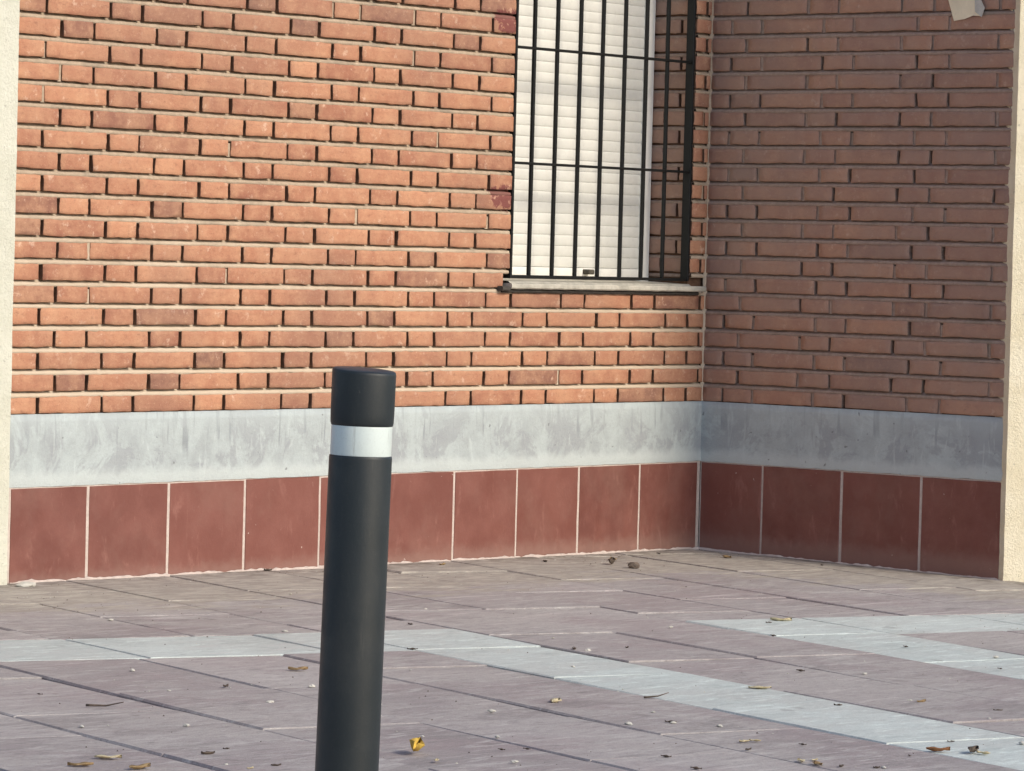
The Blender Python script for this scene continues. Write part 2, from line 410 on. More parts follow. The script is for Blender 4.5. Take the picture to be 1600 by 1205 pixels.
def brick(mb, F, u0, u1, z0, z1, tone, seed, nu=None, out=0.0):
    w = u1 - u0; h = z1 - z0
    if w < .012 or h < .012: return
    nu = nu or max(3, int(w / .022)); nz = 4
    us = [0, .05 if w > .05 else .15] + [.0] * 0
    U = [0, .0016] + [.0016 + (w - .0032) * i / nu for i in range(1, nu)] + [w - .0016, w]
    Zs = [0, .0016] + [.0016 + (h - .0032) * i / nz for i in range(1, nz)] + [h - .0016, h]
    tiltu = random.uniform(-.006, .006); tiltz = random.uniform(-.02, .02); off = out + random.uniform(-.0014, .0016)
    rotz = random.uniform(-.0045, .0045)
    vs = []; NU = len(U); NZ = len(Zs)
    ch = random.random()
    for iz, z in enumerate(Zs):
        for iu, u in enumerate(U):
            eu = iu in (0, NU - 1); ez = iz in (0, NZ - 1)
            q = Vector((seed * 3.1 + u * 55, z * 55, seed))
            d = off + tiltu * (u - w / 2) + tiltz * (z - h / 2) + .0011 * noise.noise(q)
            if eu or ez: d -= .0018
            if eu and ez: d -= .0012
            uu = u + u0; zz = z + z0 + rotz * (u - w / 2)
            k = noise.noise(Vector((u * 38 + seed * 7, z * 38, 5.5)))
            kk = noise.noise(Vector((u * 90 + seed * 7, z * 90, 1.5)))
            if eu: uu += (.0030 * k + .0018 * kk) + (0.0015 if iu == 0 else -.0015) * (1 if ez else 0)
            if ez: zz += (.0024 * k + .0019 * kk) + (0.001 if iz == 0 else -.001) * (1 if eu else 0)
            vs.append(F.p(uu, d, zz))
    fs = []
    for iz in range(NZ - 1):
        for iu in range(NU - 1):
            a = iz * NU + iu; fs.append([a, a + 1, a + NU + 1, a + NU])
    # sides back into the wall
    b = len(vs)
    ring = [i for i in range(NU)] + [NU * k + NU - 1 for k in range(1, NZ)] + [NU * (NZ - 1) + k for k in range(NU - 2, -1, -1)] + [NU * k for k in range(NZ - 2, 0, -1)]
    for i in ring:
        p = Vector(vs[i]) - F.n * .026; vs.append(tuple(p))
    n = len(ring)
    for k in range(n): fs.append([ring[k], b + k, b + (k + 1) % n, ring[(k + 1) % n]])
    sgn = F.u.cross(Vector((0, 0, 1))).dot(F.n)
    if sgn < 0: fs = [f[::-1] for f in fs]
    nf = (NZ - 1) * (NU - 1)
    base = len(mb.v); mb.v += vs
    for i_, f in enumerate(fs): mb.face([base + q for q in f], 0 if i_ < nf else 1, tone, i_ < nf)

SHADE_TINT = 0.0  # how much painted shade goes into the brick tint
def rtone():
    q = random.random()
    return (min(1, max(0, random.gauss(.52, .27))), q if q > .86 else q * .9, min(1, max(0, SHADE_TINT + random.uniform(-.08, .08) * (SHADE_TINT > 0))))
def bondpos(parity, h, even0, odd0, umax):
    """joint centres along a course; Flemish bond"""
    out = []
    if parity == 0: u = even0; seq = [1, 2]
    else: u = odd0; seq = [2, 1]
    i = 0
    while u < umax:
        out.append(u); u += seq[i % 2] * h * random.uniform(.992, 1.008) if False else seq[i % 2] * h; i += 1
    return out

HP = 2.0147 * C
def bed_strip(mb, F, u0, u1, z0, z1, d_top=-.0145, d_bot=-.0012, light=True, seed=0):
    """sloped mortar bed in a joint: raked back under the upper brick, flush on the lower one"""
    if u1 - u0 < .01: return
    n = max(2, int((u1 - u0) / .014)); vs = []
    for i in range(n + 1):
        u = u0 + (u1 - u0) * i / n
        q = noise.noise(Vector((u * 30, z0 * 40, seed))); q2 = noise.noise(Vector((u * 85, z0 * 40, seed + 4))); q3 = noise.noise(Vector((u * 7, z0 * 90, seed + 9)))
        sm = .0030 * q + .0020 * q2 + .0022 * q3
        vs += [F.p(u, d_top - .006, z1 + .003), F.p(u, d_top + .001 * q2, z1 - .0050 + .0018 * q + .0020 * q3),
               F.p(u, d_bot * .6 + d_top * .22 + .0008 * q, z0 + (z1 - z0) * .54 + .0015 * q2 + .001 * q3), F.p(u, d_bot + .0006 * q2, z0 - .0006 - sm * .8), F.p(u, d_bot - .008, z0 - .003)]
    fs = []
    for i in range(n):
        for k in range(4): a = i * 5 + k; fs.append([a, a + 1, a + 6, a + 5])
    if F.u.cross(Vector((0, 0, 1))).dot(F.n) > 0: fs = [f[::-1] for f in fs]
    mb.add(vs, fs, 0, (.5, .5, .5), True)

def brick_area(bm, mm, F, u_lo, u_hi, k0, k1, e0, o0, holes=(), fillp=.12, bed_d=-.0012, seed0=0.0, d_top=-.0145):
    for k in range(k0, k1):
        par = k % 2
        z0 = Z0 + k * C + .0012 + random.uniform(-.0008, .0008); z1 = z0 + .0458
        js = bondpos(par, HP, e0, o0, u_hi)
        js = [u_lo - .0066] + [j + random.uniform(-.0022, .0022) for j in js if j > u_lo + .02] + [u_hi + .0066]
        if js[-1] - js[-2] < .02: js.pop(-2)
        spans = []
        for a, b in zip(js, js[1:]):
            spans.append((a + .0060 + random.uniform(-.0012, .0012), b - .0060 + random.uniform(-.0012, .0012)))
            # filled perpends
            if random.random() < fillp and u_lo < b < u_hi:
                d = random.uniform(-.006, -.002)
                zt = z1 - random.uniform(0, .012) if random.random() < .5 else z1
                ok = all(not (h[0] - .01 < b < h[1] + .01 and h[2] < z1 and h[3] > z0) for h in holes)
                if ok:
                    mm.box(0, .014, -.006, 0, 0, 1, c=(.5, .5, .5)) if False else None
                    nn = 4; vs = []
                    for i in range(nn + 1):
                        z = z0 - .002 + (zt - z0 + .004) * i / nn
                        vs += [F.p(b - .009, d - .004, z), F.p(b + random.uniform(-.001, .001), d + .001, z), F.p(b + .009, d - .003, z)]
                    fs = []
                    for i in range(nn):
                        for q in range(2): a_ = i * 3 + q; fs.append([a_, a_ + 1, a_ + 4, a_ + 3])
                    if F.u.cross(Vector((0, 0, 1))).dot(F.n) < 0: fs = [f[::-1] for f in fs]
                    mm.add(vs, fs, 0, (.5, .5, .5), True)
        for a, b in spans:
            t = rtone(); sd_ = random.uniform(0, 90)
            cur = [(a, b)]
            for h in holes:
                if h[2] < z1 - .02 and h[3] > z0 + .02:
                    nx = []
                    for c_, d_ in cur:
                        if d_ <= h[0] or c_ >= h[1]: nx.append((c_, d_)); continue
                        if c_ < h[0]: nx.append((c_, h[0] + random.uniform(-.004, .002)))
                        if d_ > h[1]: nx.append((h[1], d_))
                    cur = nx
            for c_, d_ in cur: brick(bm, F, c_, d_, z0, z1, t, sd_)
        # bed above this course
        segs = [(u_lo, u_hi)]
        for h in holes:
            if h[2] < z1 + .01 and h[3] > z1 + .005:
                segs = [(u_lo, h[0] - random.uniform(.004, .014)), (h[1] + .002, u_hi)] if h[0] > u_lo + .02 else [(h[1] + .002, u_hi)]
        for s0, s1 in segs: bed_strip(mm, F, s0, s1, z1, Z0 + (k + 1) * C + .0012, d_top=d_top, d_bot=bed_d, seed=k * 3.7 + seed0)

XL = 51.35 * C     # left pillar edge, as distance from the corner
YB = 19.62 * C     # wall B length
FA = Face((0, 0, 0), (-1, 0, 0), (0, -1, 0))
FB = Face((0, 0, 0), (0, -1, 0), (-1, 0, 0))
WX0, WX1 = 1.42 * C, 16.78 * C                 # window opening (distance from the corner)
WZ0, WZ1 = Z0 + 6.42 * C, Z0 + 33.0 * C
SILL_Z0 = Z0 + 5.86 * C
TOP = Z0 + 42 * C
DEPTH = .15

def box_rects(mb, u0, u1, z0, z1, hole, F, d0, d1, mi=0):
    rs = [(u0, u1, z0, z1)]
    if hole:
        a, b, c, d = hole
        rs = [(u0, a, z0, z1), (b, u1, z0, z1), (a, b, z0, c), (a, b, d, z1)]
    for a, b, c, d in rs:
        if b - a < 1e-4 or d - c < 1e-4: continue
        P = [F.p(u, dd, z) for z in (c, d) for dd in (d0, d1) for u in (a, b)]
        mb.add(P, [(0, 2, 3, 1), (4, 5, 7, 6), (0, 1, 5, 4), (2, 6, 7, 3), (0, 4, 6, 2), (1, 3, 7, 5)], mi)

def skirting(mb, F, joints, zt=Z0 - 3.36 * C):
    """tiles with grout between; joints are distances along the face"""
    for a, b in zip(joints, joints[1:]):
        t = (random.random(), random.random(), 0)
        g_ = .0042
        u0, u1 = a + g_ + random.uniform(-.0012, .0012), b - g_ + random.uniform(-.0012, .0012)
        th = .001 + random.uniform(-.0008, .0012); tz = zt + random.uniform(-.002, .002)
        P = []
        n = 6
        loop = [(u0 + (u1 - u0) * i / n, 0) for i in range(n)] + [(u1, i / n) for i in range(n)] + [(u1 + (u0 - u1) * i / n, 1) for i in range(n)] + [(u0, 1 - i / n) for i in range(n)]
        zb = -.06
        vs = []
        for lev in range(3):
            for (u, s) in loop:
                z = zb + (tz - zb) * s
                jz = .0014 * noise.noise(Vector((u * 40, z * 40, 3)))
                cu = (u0 + u1) / 2; cz = (zb + tz) / 2
                ins = (.0022, 0, 0)[lev]
                uu = u + (ins if u < cu - 1e-4 and abs(u - u0) < 1e-5 else (-ins if abs(u - u1) < 1e-5 else 0)) + jz * (1 if s not in (0, 1) else 0)
                zz = z - (ins if s == 1 else 0) + (jz if s == 1 else 0)
                vs.append(F.p(uu, th + (.0, -.0022, -.014)[lev], zz))
        m = len(loop); fs = [list(range(m))]
        for lev in range(2):
            for k in range(m): fs.append([lev * m + k, (lev + 1) * m + k, (lev + 1) * m + (k + 1) % m, lev * m + (k + 1) % m])
        if F.u.cross(Vector((0, 0, 1))).dot(F.n) < 0: fs = [f[::-1] for f in fs]
        fs = [fs[0]] + [f[::-1] for f in fs[1:]]
        mb.add(vs, fs, 0, t)
def bead(mb, F, u0, u1, mi=1, seed=0, r=.010):
    """lump of mortar squeezed out where the tiles meet the paving"""
    n = int((u1 - u0) / .012); vs = []
    for i in range(n + 1):
        u = u0 + (u1 - u0) * i / n
        q = .5 + .5 * noise.noise(Vector((u * 14, seed, 0))) + .45 * noise.noise(Vector((u * 45, seed, 3)))
        q = max(.12, q); hh = r * q * 1.1; ww = r * q * 1.9 + .003
        x, y, _ = F.p(u, 0, 0); z = gz(x, y)
        vs += [F.p(u, .0035, z + hh), F.p(u, ww * .55, z + hh * .62), F.p(u, ww, z - .004)]
    fs = []
    for i in range(n):
        for k in range(2): a = i * 3 + k; fs.append([a, a + 1, a + 4, a + 3])
    if F.u.cross(Vector((0, 0, 1))).dot(F.n) > 0: fs = [f[::-1] for f in fs]
    mb.add(vs, fs, mi, (.5, .5, .5), True)

def band(mb, F, u0, u1, seed=0, d=.0015):
    """rough hand rendered plinth band, a displaced sheet with a top edge"""
    z0, z1 = Z0 - 3.30 * C, Z0 - .0016
    nu = int((u1 - u0) / .016); nz = 9; vs = []
    for j in range(nz + 1):
        for i in range(nu + 1):
            u = u0 + (u1 - u0) * i / nu; t = j / nz; z = z0 + (z1 - z0) * t
            q = .0016 * noise.noise(Vector((u * 6 + seed, z * 9, 2))) + .0009 * noise.noise(Vector((u * 30 + seed, z * 25, 7)))
            if j == nz: z += .0012 * noise.noise(Vector((u * 25, seed, 1)))
            if j == 0: z += .0025 * noise.noise(Vector((u * 20, seed, 4)))
            vs.append(F.p(u, d + q + (.0022 if j < 2 else 0) - (.002 if j in (0, nz) else 0), z))
    fs = []
    W_ = nu + 1
    for j in range(nz):
        for i in range(nu): a = j * W_ + i; fs.append([a, a + 1, a + W_ + 1, a + W_])
    b = len(vs)
    for i in range(nu + 1): vs.append(F.p(u0 + (u1 - u0) * i / nu, -.013, z1))
    for i in range(nu): fs.append([nz * W_ + i, nz * W_ + i + 1, b + i + 1, b + i])
    if F.u.cross(Vector((0, 0, 1))).dot(F.n) < 0: fs = [f[::-1] for f in fs]
    mb.add(vs, fs, 0, (.5, .5, .5), True)

# ---- sunny wall, with the window
bm, mm, tm, rm = MB(), MB(), MB(), MB()
hole = (WX0, WX1, SILL_Z0 + .0, WZ1)
brick_area(bm, mm, FA, 0.004, XL + .06, 0, 41, 1.4692 * C, (1.4692 - 1.00735) * C, holes=[(WX0, WX1, SILL_Z0 + .012, WZ1), (-1, WX1 + .03, SILL_Z0 + .012, SILL_Z0 + .037)], fillp=.09, bed_d=-.0010, d_top=-.0125)
# reveal faces of the window opening
SHADE_TINT = .65; rvm = MB()  # shade inside the window opening is painted into the brick colour
FR = Face((-WX0, 0, 0), (0, 1, 0), (-1, 0, 0)); FL = Face((-WX1, 0, 0), (0, 1, 0), (1, 0, 0))
for k in range(6, 33):
    z0 = Z0 + k * C + .0012; z1 = z0 + .0458
    if k == 6: z0 = WZ0 + .012
    for F in (FR, FL):
        a = .125 if k % 2 else .062
        for (p, q) in ((.006, a - .005), (a + .006, DEPTH + .10)):
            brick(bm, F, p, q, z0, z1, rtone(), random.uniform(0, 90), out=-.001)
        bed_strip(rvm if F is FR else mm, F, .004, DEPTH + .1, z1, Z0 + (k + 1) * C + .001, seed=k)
bk = MB()
box_rects(bk, -.24, XL + .06, -.3, TOP, (WX0 - .0125, WX1 + .0125, WZ0 - .03, WZ1), FA, -.30, -.019)
wallA = bk.build('wall', [M['joint']], bld)
tag(wallA, 'lit orange brick wall around the barred window')
SHADE_TINT = 0.0
rvm.build('reveal_mortar', M['mortar2'], wallA)  # darker mortar paints in the shade of the reveal
nb = 220; vs = []
for i in range(nb + 1):
    z = Z0 + (TOP - Z0) * i / nb; q = .0016 * noise.noise(Vector((4, 4, z * 40))) + .001 * noise.noise(Vector((4, 4, z * 110)))
    q += .0015 * noise.noise(Vector((8, 4, z * 9)))
    vs += [(-.0062 + q, .006, z), (-.0040 + q, .0008 + q * .5, z), (-.0004, -.0022 + q, z), (.004, -.0055 + q, z)]
mm.add(vs, [[i * 4 + k, i * 4 + k + 1, i * 4 + k + 5, i * 4 + k + 4] for i in range(nb) for k in range(3)], 0, (.5, .5, .5), True)
bm.build('brickwork', [M['brick'], M['joint']], wallA)
mm.build('mortar', M['mortar'], wallA)
band(rm, FA, -.0, XL + .04, 1.0)
rm.build('concrete_band', M['render'], wallA)
jA = [.0 * C + .012, 5.37 * C, 10.6 * C, 15.74 * C, 20.74 * C, 25.78 * C, 30.84 * C, 36.12 * C, 41.27 * C, 46.52 * C, 51.35 * C + .002]
box_rects(tm, -.0, XL + .045, -.08, Z0 - 3.30 * C, None, FA, -.0124, -.0008, 1)
skirting(tm, FA, jA); bead(tm, FA, 0, XL, 1, 2.0)
tm.build('tile_skirting', [M['tile'], M['grout']], wallA)

# ---- shaded wall: the grey of its shade is mixed into the brick tint
SHADE_TINT = .52
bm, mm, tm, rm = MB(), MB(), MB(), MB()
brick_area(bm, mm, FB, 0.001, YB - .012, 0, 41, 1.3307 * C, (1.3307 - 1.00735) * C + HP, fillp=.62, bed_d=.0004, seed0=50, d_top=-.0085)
# the first course joint near the corner in the odd rows
bk = MB()
box_rects(bk, .019, YB, -.3, TOP, None, FB, -.26, -.017)
wallB = bk.build('wall', [M['joint']], bld)
tag(wallB, 'shaded brown brick wall meeting the corner on the right')
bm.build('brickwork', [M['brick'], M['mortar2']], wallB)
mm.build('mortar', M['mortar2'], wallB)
band(rm, FB, 0, YB - .004, 9.0)
rm.build('concrete_band', M['render'], wallB)
box_rects(tm, .001, YB + .012, -.08, Z0 - 3.30 * C, None, FB, -.0124, -.0008, 1)
skirting(tm, FB, [.002, 4.23 * C, 9.41 * C, 14.49 * C, 19.5 * C]); bead(tm, FB, .0, YB, 1, 5.0, .007)
tm.build('tile_skirting', [M['tile'], M['grout']], wallB)

SHADE_TINT = 0.0
# ---- plastered pillars
def pillar(name, poly, mat, z1, parent, seed, lab):
    mb = MB(); n = len(poly); nz = 150; per = []
    for k in range(n):
        a, b = Vector(poly[k]), Vector(poly[(k + 1) % n]); m = max(1, int((b - a).length / .03))
        for i in range(m): per.append(a + (b - a) * i / m)
    m = len(per); cen = sum(per, Vector((0, 0))) / m
    vs = []
    for j in range(nz + 1):
        z = -.08 + (z1 + .08) * j / nz
        for p in per:
            d = (p - cen).normalized() * (.0016 * noise.noise(Vector((p.x * 18 + seed, p.y * 18, z * 9))) + .001 * noise.noise(Vector((p.x * 60, p.y * 60 + seed, z * 40))))
            vs.append((p.x + d.x, p.y + d.y, z))
    fs = [[j * m + i, j * m + (i + 1) % m, (j + 1) * m + (i + 1) % m, (j + 1) * m + i] for j in range(nz) for i in range(m)]
    fs.append([nz * m + i for i in range(m)])
    mb.add(vs, fs)
    o = mb.build(name, mat, parent, recalc=True); tag(o, lab)
    return o
pillar('pillar', [(-XL - .034, -.03), (-XL - .034, .26), (-XL - .42, .26), (-XL - .42, -.03)], M['cream'], TOP, bld, 1, 'cream plastered pillar at the left end of the lit wall')
yb = -YB
pillar('pillar', [(-.012, yb - .013), (.30, yb - .22), (.44, yb + .06), (.02, yb + .06)], M['yellow'], TOP, bld, 5, 'bright cream plastered pillar at the right end of the shaded wall')
fm = MB()
nz = 90; vs = []
for j in range(nz + 1):
    z = -.05 + (TOP + .05) * j / nz; q = .0022 * noise.noise(Vector((0, 3, z * 18))); taper = .004 + .008 * min(1, max(0, z / 1.6))
    vs += [FB.p(YB - .012 - taper + q, -.004, z), FB.p(YB - .002 + q, .0016, z), FB.p(YB + .014, .004, z)]
fs = [[j * 3 + k, j * 3 + k + 1, j * 3 + k + 4, j * 3 + k + 3] for j in range(nz) for k in range(2)]
fm.add(vs, fs, 0, (.5, .5, .5), True)
tag(fm.build('joint_filler', M['gapmat'], wallB), 'grey green filler strip beside the right pillar')

# ---- neighbouring bays outside the picture, so that the building goes on
bm, mm = MB(), MB()
FL2 = Face((-XL - .42, 0, 0), (-1, 0, 0), (0, -1, 0))
bk = MB(); box_rects(bk, 0, 3.0, -.3, TOP, None, FL2, -.30, -.0125)
wallC = bk.build('wall', M['joint'], bld)
brick_area(bm, mm, FL2, 0.002, 3.0, 0, 41, 1.2 * C, .2 * C, fillp=.05)
bm.build('brickwork', [M['brick'], M['joint']], wallC); mm.build('mortar', M['mortar'], wallC)
rm = MB(); band(rm, FL2, 0, 3.0, 4.0); rm.build('concrete_band', M['render'], wallC)
tm = MB(); box_rects(tm, 0, 3.0, -.08, Z0 - 3.30 * C, None, FL2, -.0124, -.0008, 1)
skirting(tm, FL2, [.004 + .32 * i for i in range(10)]); tm.build('tile_skirting', [M['tile'], M['grout']], wallC)
rr = MB(); rr.box(-3.9, -.3, .30, .32, -.3, TOP)
FR2 = Face((.43, yb + .05, 0), (1, 0, 0), (0, -1, 0))
bm, mm = MB(), MB()
bk = MB(); box_rects(bk, 0, 2.2, -.3, TOP, None, FR2, -.30, -.0125)
wallD = bk.build('wall', M['joint'], bld)
brick_area(bm, mm, FR2, 0.002, 2.2, 0, 41, 1.2 * C, .2 * C, fillp=.05)
bm.build('brickwork', [M['brick'], M['joint']], wallD); mm.build('mortar', M['mortar'], wallD)
rm = MB(); band(rm, FR2, 0, 2.2, 6.0); rm.build('concrete_band', M['render'], wallD)
tm = MB(); box_rects(tm, 0, 2.2, -.08, Z0 - 3.30 * C, None, FR2, -.0124, -.0008, 1)
skirting(tm, FR2, [.004 + .32 * i for i in range(8)]); tm.build('tile_skirting', [M['tile'], M['grout']], wallD)

# ---- window: frame, guides, roller shutter, sill
YD = DEPTH
wf = MB()
wf.box(-WX1 - .01, -WX0 + .01, YD + .075, YD + .115, WZ0 - .03, WZ1)
win = wf.build('window', M['dark'], bld); tag(win, 'window closed by a cream roller shutter')
gd = MB()
for (a, b) in ((-WX0 - .050, -WX0 - .003), (-WX1 + .003, -WX1 + .045)):
    gd = MB(); gd.box(a, b, YD + .022, YD + .07, WZ0 - .005, WZ1, bev=.003)
    gd.build('guide_rail', M['white'], win)
sh = MB()
sx0, sx1 = -WX1 + .046, -WX0 - .051
PITCH = .0355; zb = WZ0 + .012
def slat(z0, z1, bulge, yo, mi=0):
    n = 8; vs = []
    for i in range(n + 1):
        t = i / n; y = YD + .035 + yo - bulge * math.sin(math.pi * t) ** .6
        vs += [(sx0, y, z0 + (z1 - z0) * t), (sx1, y, z0 + (z1 - z0) * t)]
    vs += [(sx0, YD + .045, z0), (sx1, YD + .045, z0), (sx0, YD + .045, z1), (sx1, YD + .045, z1)]
    m = 2 * (n + 1)
    fs = [[2 * i, 2 * i + 1, 2 * i + 3, 2 * i + 2] for i in range(n)]
    fs += [[m, m + 1, 1, 0], [2 * n, 2 * n + 1, m + 3, m + 2], [0] + [2 * i for i in range(1, n + 1)] + [m + 2, m], [m + 1, m + 3] + [2 * i + 1 for i in range(n, -1, -1)]]
    sh.add(vs, fs, mi, (.5, .5, .5), False)
slat(zb - .004, zb + .030, .004, -.004, 1)
z = zb + .0315
while z < WZ1 - .02:
    slat(z, z + PITCH - .0006, .0028, random.uniform(-.0008, .0008)); z += PITCH
sh.build('roller_shutter', [M['shutter'], M['white']], win, recalc=True)
for px in (-1, -8.62 * C):
    pm = MB(); a = px + .105 if px > -.8 else -.885
    pm.box(a - .016, a + .014, YD - .002, YD + .034, zb + .009, zb + .026, bev=.004)
    pm.build('shutter_stop', M['plug'], win)
sm_ = MB()
# inner sloping ledge, and the stone lip in front
n = 60; vs = []
for i in range(n + 1):
    x = -WX1 - .002 + (WX1 - WX0 + .004) * i / n; q = .0012 * noise.noise(Vector((x * 20, 0, 1)))
    vs += [(x, YD + .07, WZ0 + .004), (x, .004, WZ0 - .004 + q), (x, -.004, WZ0 - .010 + q)]
fs = [[i * 3 + k, i * 3 + 3 + k, i * 3 + 4 + k, i * 3 + 1 + k] for i in range(n) for k in range(2)]
sm_.add(vs, [f[::-1] for f in fs], 0, (.5, .5, .5), True)
def lip(x0, x1, y0, y1, z0, z1, mi, sd_):
    n = max(4, int((x1 - x0) / .02)); vs = []
    for i in range(n + 1):
        x = x0 + (x1 - x0) * i / n
        q = [.0016 * noise.noise(Vector((x * 25, k * 5.3, sd_))) for k in range(6)]
        vs += [(x, y1, z1), (x, y0 + .004 + q[0], z1 + q[1] * .6), (x, y0 + q[2], z1 - .004 + q[1]), (x, y0 + q[3], z0 + .004 + q[4]), (x, y0 + .004, z0 + q[4]), (x, y1, z0)]
    fs = [[i * 6 + k, i * 6 + k + 1, i * 6 + 7 + k, i * 6 + 6 + k] for i in range(n) for k in range(5)]
    fs += [[5, 4, 3, 2, 1, 0], [n * 6 + k for k in range(6)]]
    sm_.add(vs, fs, mi, (.5, .5, .5), False)
lip(-WX1 - .018, -.028, -.026, .03, SILL_Z0 + .006, WZ0 - .0105, 0, 3)
lip(-WX1 - .058, -WX1 - .019, -.022, .02, SILL_Z0 - .001, WZ0 - .020, 1, 8)
lip(-WX1 - .040, -.05, -.012, .02, SILL_Z0 - .006, SILL_Z0 + .0055, 1, 12)
sm_.build('sill', [M['sill'], M['dark']], win, recalc=True)

# ---- iron grille standing in the opening
gy = .014
gr = MB()
gx0, gx1 = -16.72 * C, -1.475 * C; gz0, gz1 = WZ0 + .006, WZ1 - .01
gr.box(gx0, gx0 + .010, gy - .014, gy + .018, gz0, gz1, bev=.0015)
gr.box(gx1 - .010, gx1, gy - .014, gy + .018, gz0, gz1, bev=.0015)
gr.box(gx0 + .0105, gx1 - .0105, gy - .012, gy + .012, gz0, gz0 + .010, bev=.0015)
gr.box(gx0 + .0105, gx1 - .0105, gy - .012, gy + .012, gz1 - .010, gz1, bev=.0015)
grille = gr.build('window_grille', M['paint_black'], bld); tag(grille, 'black iron grille in front of the shutter')
bars = [(-14.98), (-13.08), (-11.19), (-9.28), (-7.38), (-5.52), (-3.62)]
vb = None
for i, b in enumerate(bars):
    if vb is None:
        q = MB(); q.box(-.0058, .0058, -.0058, .0058, gz0 + .0095, gz1 - .0095, bev=.0016)
        vb = q.build('bar', M['paint_black'], grille); o = vb
    else:
        o = vb.copy(); col.objects.link(o); o.parent = grille
    o.location = (b * C, gy, 0); o.rotation_euler = (random.uniform(-.0006, .0006), random.uniform(-.0006, .0006), random.uniform(-.05, .05))
cb = None
for zc in (12.45, 18.4, 24.3, 30.2):
    if cb is None:
        q = MB(); q.box(gx0 + .0095, gx1 - .0095, -.0095, .0095, -.0042, .0042, bev=.0012)
        cb = q.build('crossbar', M['paint_black'], grille); o = cb
    else:
        o = cb.copy(); col.objects.link(o); o.parent = grille
    o.location = (0, gy, Z0 + zc * C)

# ------------------------------------------------------------------ bollard
bx, by = -6.103, -3.8865
bz = gz(bx, by)
bo = empty('bollard', (bx, by, bz))
tag(bo, 'black plastic bollard with one white reflective band, standing on the paving', 'bollard')
def lathe(mb, prof, n=72, top_tilt=None, sm=True):
    vs = []
    for (r, z) in prof:
        for i in range(n):
            a = 2 * math.pi * i / n; x, y = r * math.cos(a), r * math.sin(a); zz = z
            if top_tilt and z > top_tilt[0]: zz += (x * top_tilt[1] + y * top_tilt[2]) * (z - top_tilt[0]) / (prof[-1][1] - top_tilt[0])
            vs.append((x, y, zz))
    m = len(prof)
    fs = [[j * n + i, j * n + (i + 1) % n, (j + 1) * n + (i + 1) % n, (j + 1) * n + i] for j in range(m - 1) for i in range(n)]
    fs.append([(m - 1) * n + i for i in range(n)])
    mb.add(vs, fs, 0, (.5, .5, .5), sm)
H = .794 - bz
b1 = MB(); lathe(b1, [(.0515, -.12), (.0505, .0), (.0500, .3), (.0497, H - .139), (.0492, H - .1358), (.047, H - .1345), (.047, H - .12)])
p_ = b1.build('post', M['rubber'], bo)
b2 = MB(); lathe(b2, [(.0471, H - .137), (.0480, H - .1342), (.0482, H - .133), (.0482, H - .090), (.0480, H - .0885), (.0471, H - .086)])
t_ = b2.build('reflective_band', M['tape'], bo)
b3 = MB(); pr = [(.0470, H - .0890), (.0488, H - .0874), (.0498, H - .083), (.0503, H - .07), (.0505, H - .0055), (.0502, H - .0028), (.0494, H - .0012), (.0480, H - .0004), (.03, H), (.004, H + .0005)]
lathe(b3, pr, top_tilt=(H - .05, .010, .066))
c_ = b3.build('cap', M['rubber'], bo)
# lean a little to the right of the picture
rt = Vector((.638, -.770, 0)); ax = Vector((0, 0, 1)).cross(rt)
bo.rotation_mode = 'QUATERNION'
from mathutils import Quaternion
bo.rotation_quaternion = Quaternion(ax, .019)

# ------------------------------------------------------------------ torn paper on the shaded wall
pp = MB(); n = 14
def pout(t):  # lower outline of the scrap: (y distance, z in courses)
    return [(15.16, 23.0), (15.34, 21.57), (15.73, 20.46), (16.4, 20.55), (16.9, 20.72), (17.38, 20.68), (17.46, 21.2), (17.22, 21.5), (17.3, 22.1), (17.1, 23.0), (17.0, 24.1), (15.9, 24.3), (15.25, 24.0)]
out = pout(0); vs = []
for lay in (.0065, .0055):
    for (a, z) in out:
        vs.append(FB.p(a * C, lay + .0012 * noise.noise(Vector((a * 3, z * 2, 1))), Z0 + z * C))
m = len(out)
fs = [list(range(m)), list(range(2 * m - 1, m - 1, -1))] + [[k, k + m, (k + 1) % m + m, (k + 1) % m] for k in range(m)]
pp.add(vs, fs, 0)
out2 = [(16.95, 22.6), (17.0, 21.3), (17.05, 20.9), (17.45, 20.62), (17.62, 21.1), (17.4, 21.5), (17.48, 22.5)]
vs = [FB.p(a * C, .0085 + .002 * noise.noise(Vector((a, z, 9))), Z0 + z * C) for a, z in out2] + [FB.p(a * C, .0075, Z0 + z * C) for a, z in out2]
m = len(out2)
pp.add(vs, [list(range(m)), list(range(2 * m - 1, m - 1, -1))] + [[k, k + m, (k + 1) % m + m, (k + 1) % m] for k in range(m)], 1)
o = pp.build('torn_paper', [M['paper'], M['peb']], None, recalc=True)
tag(o, 'torn beige paper scrap stuck high on the shaded brick wall', 'paper scrap')

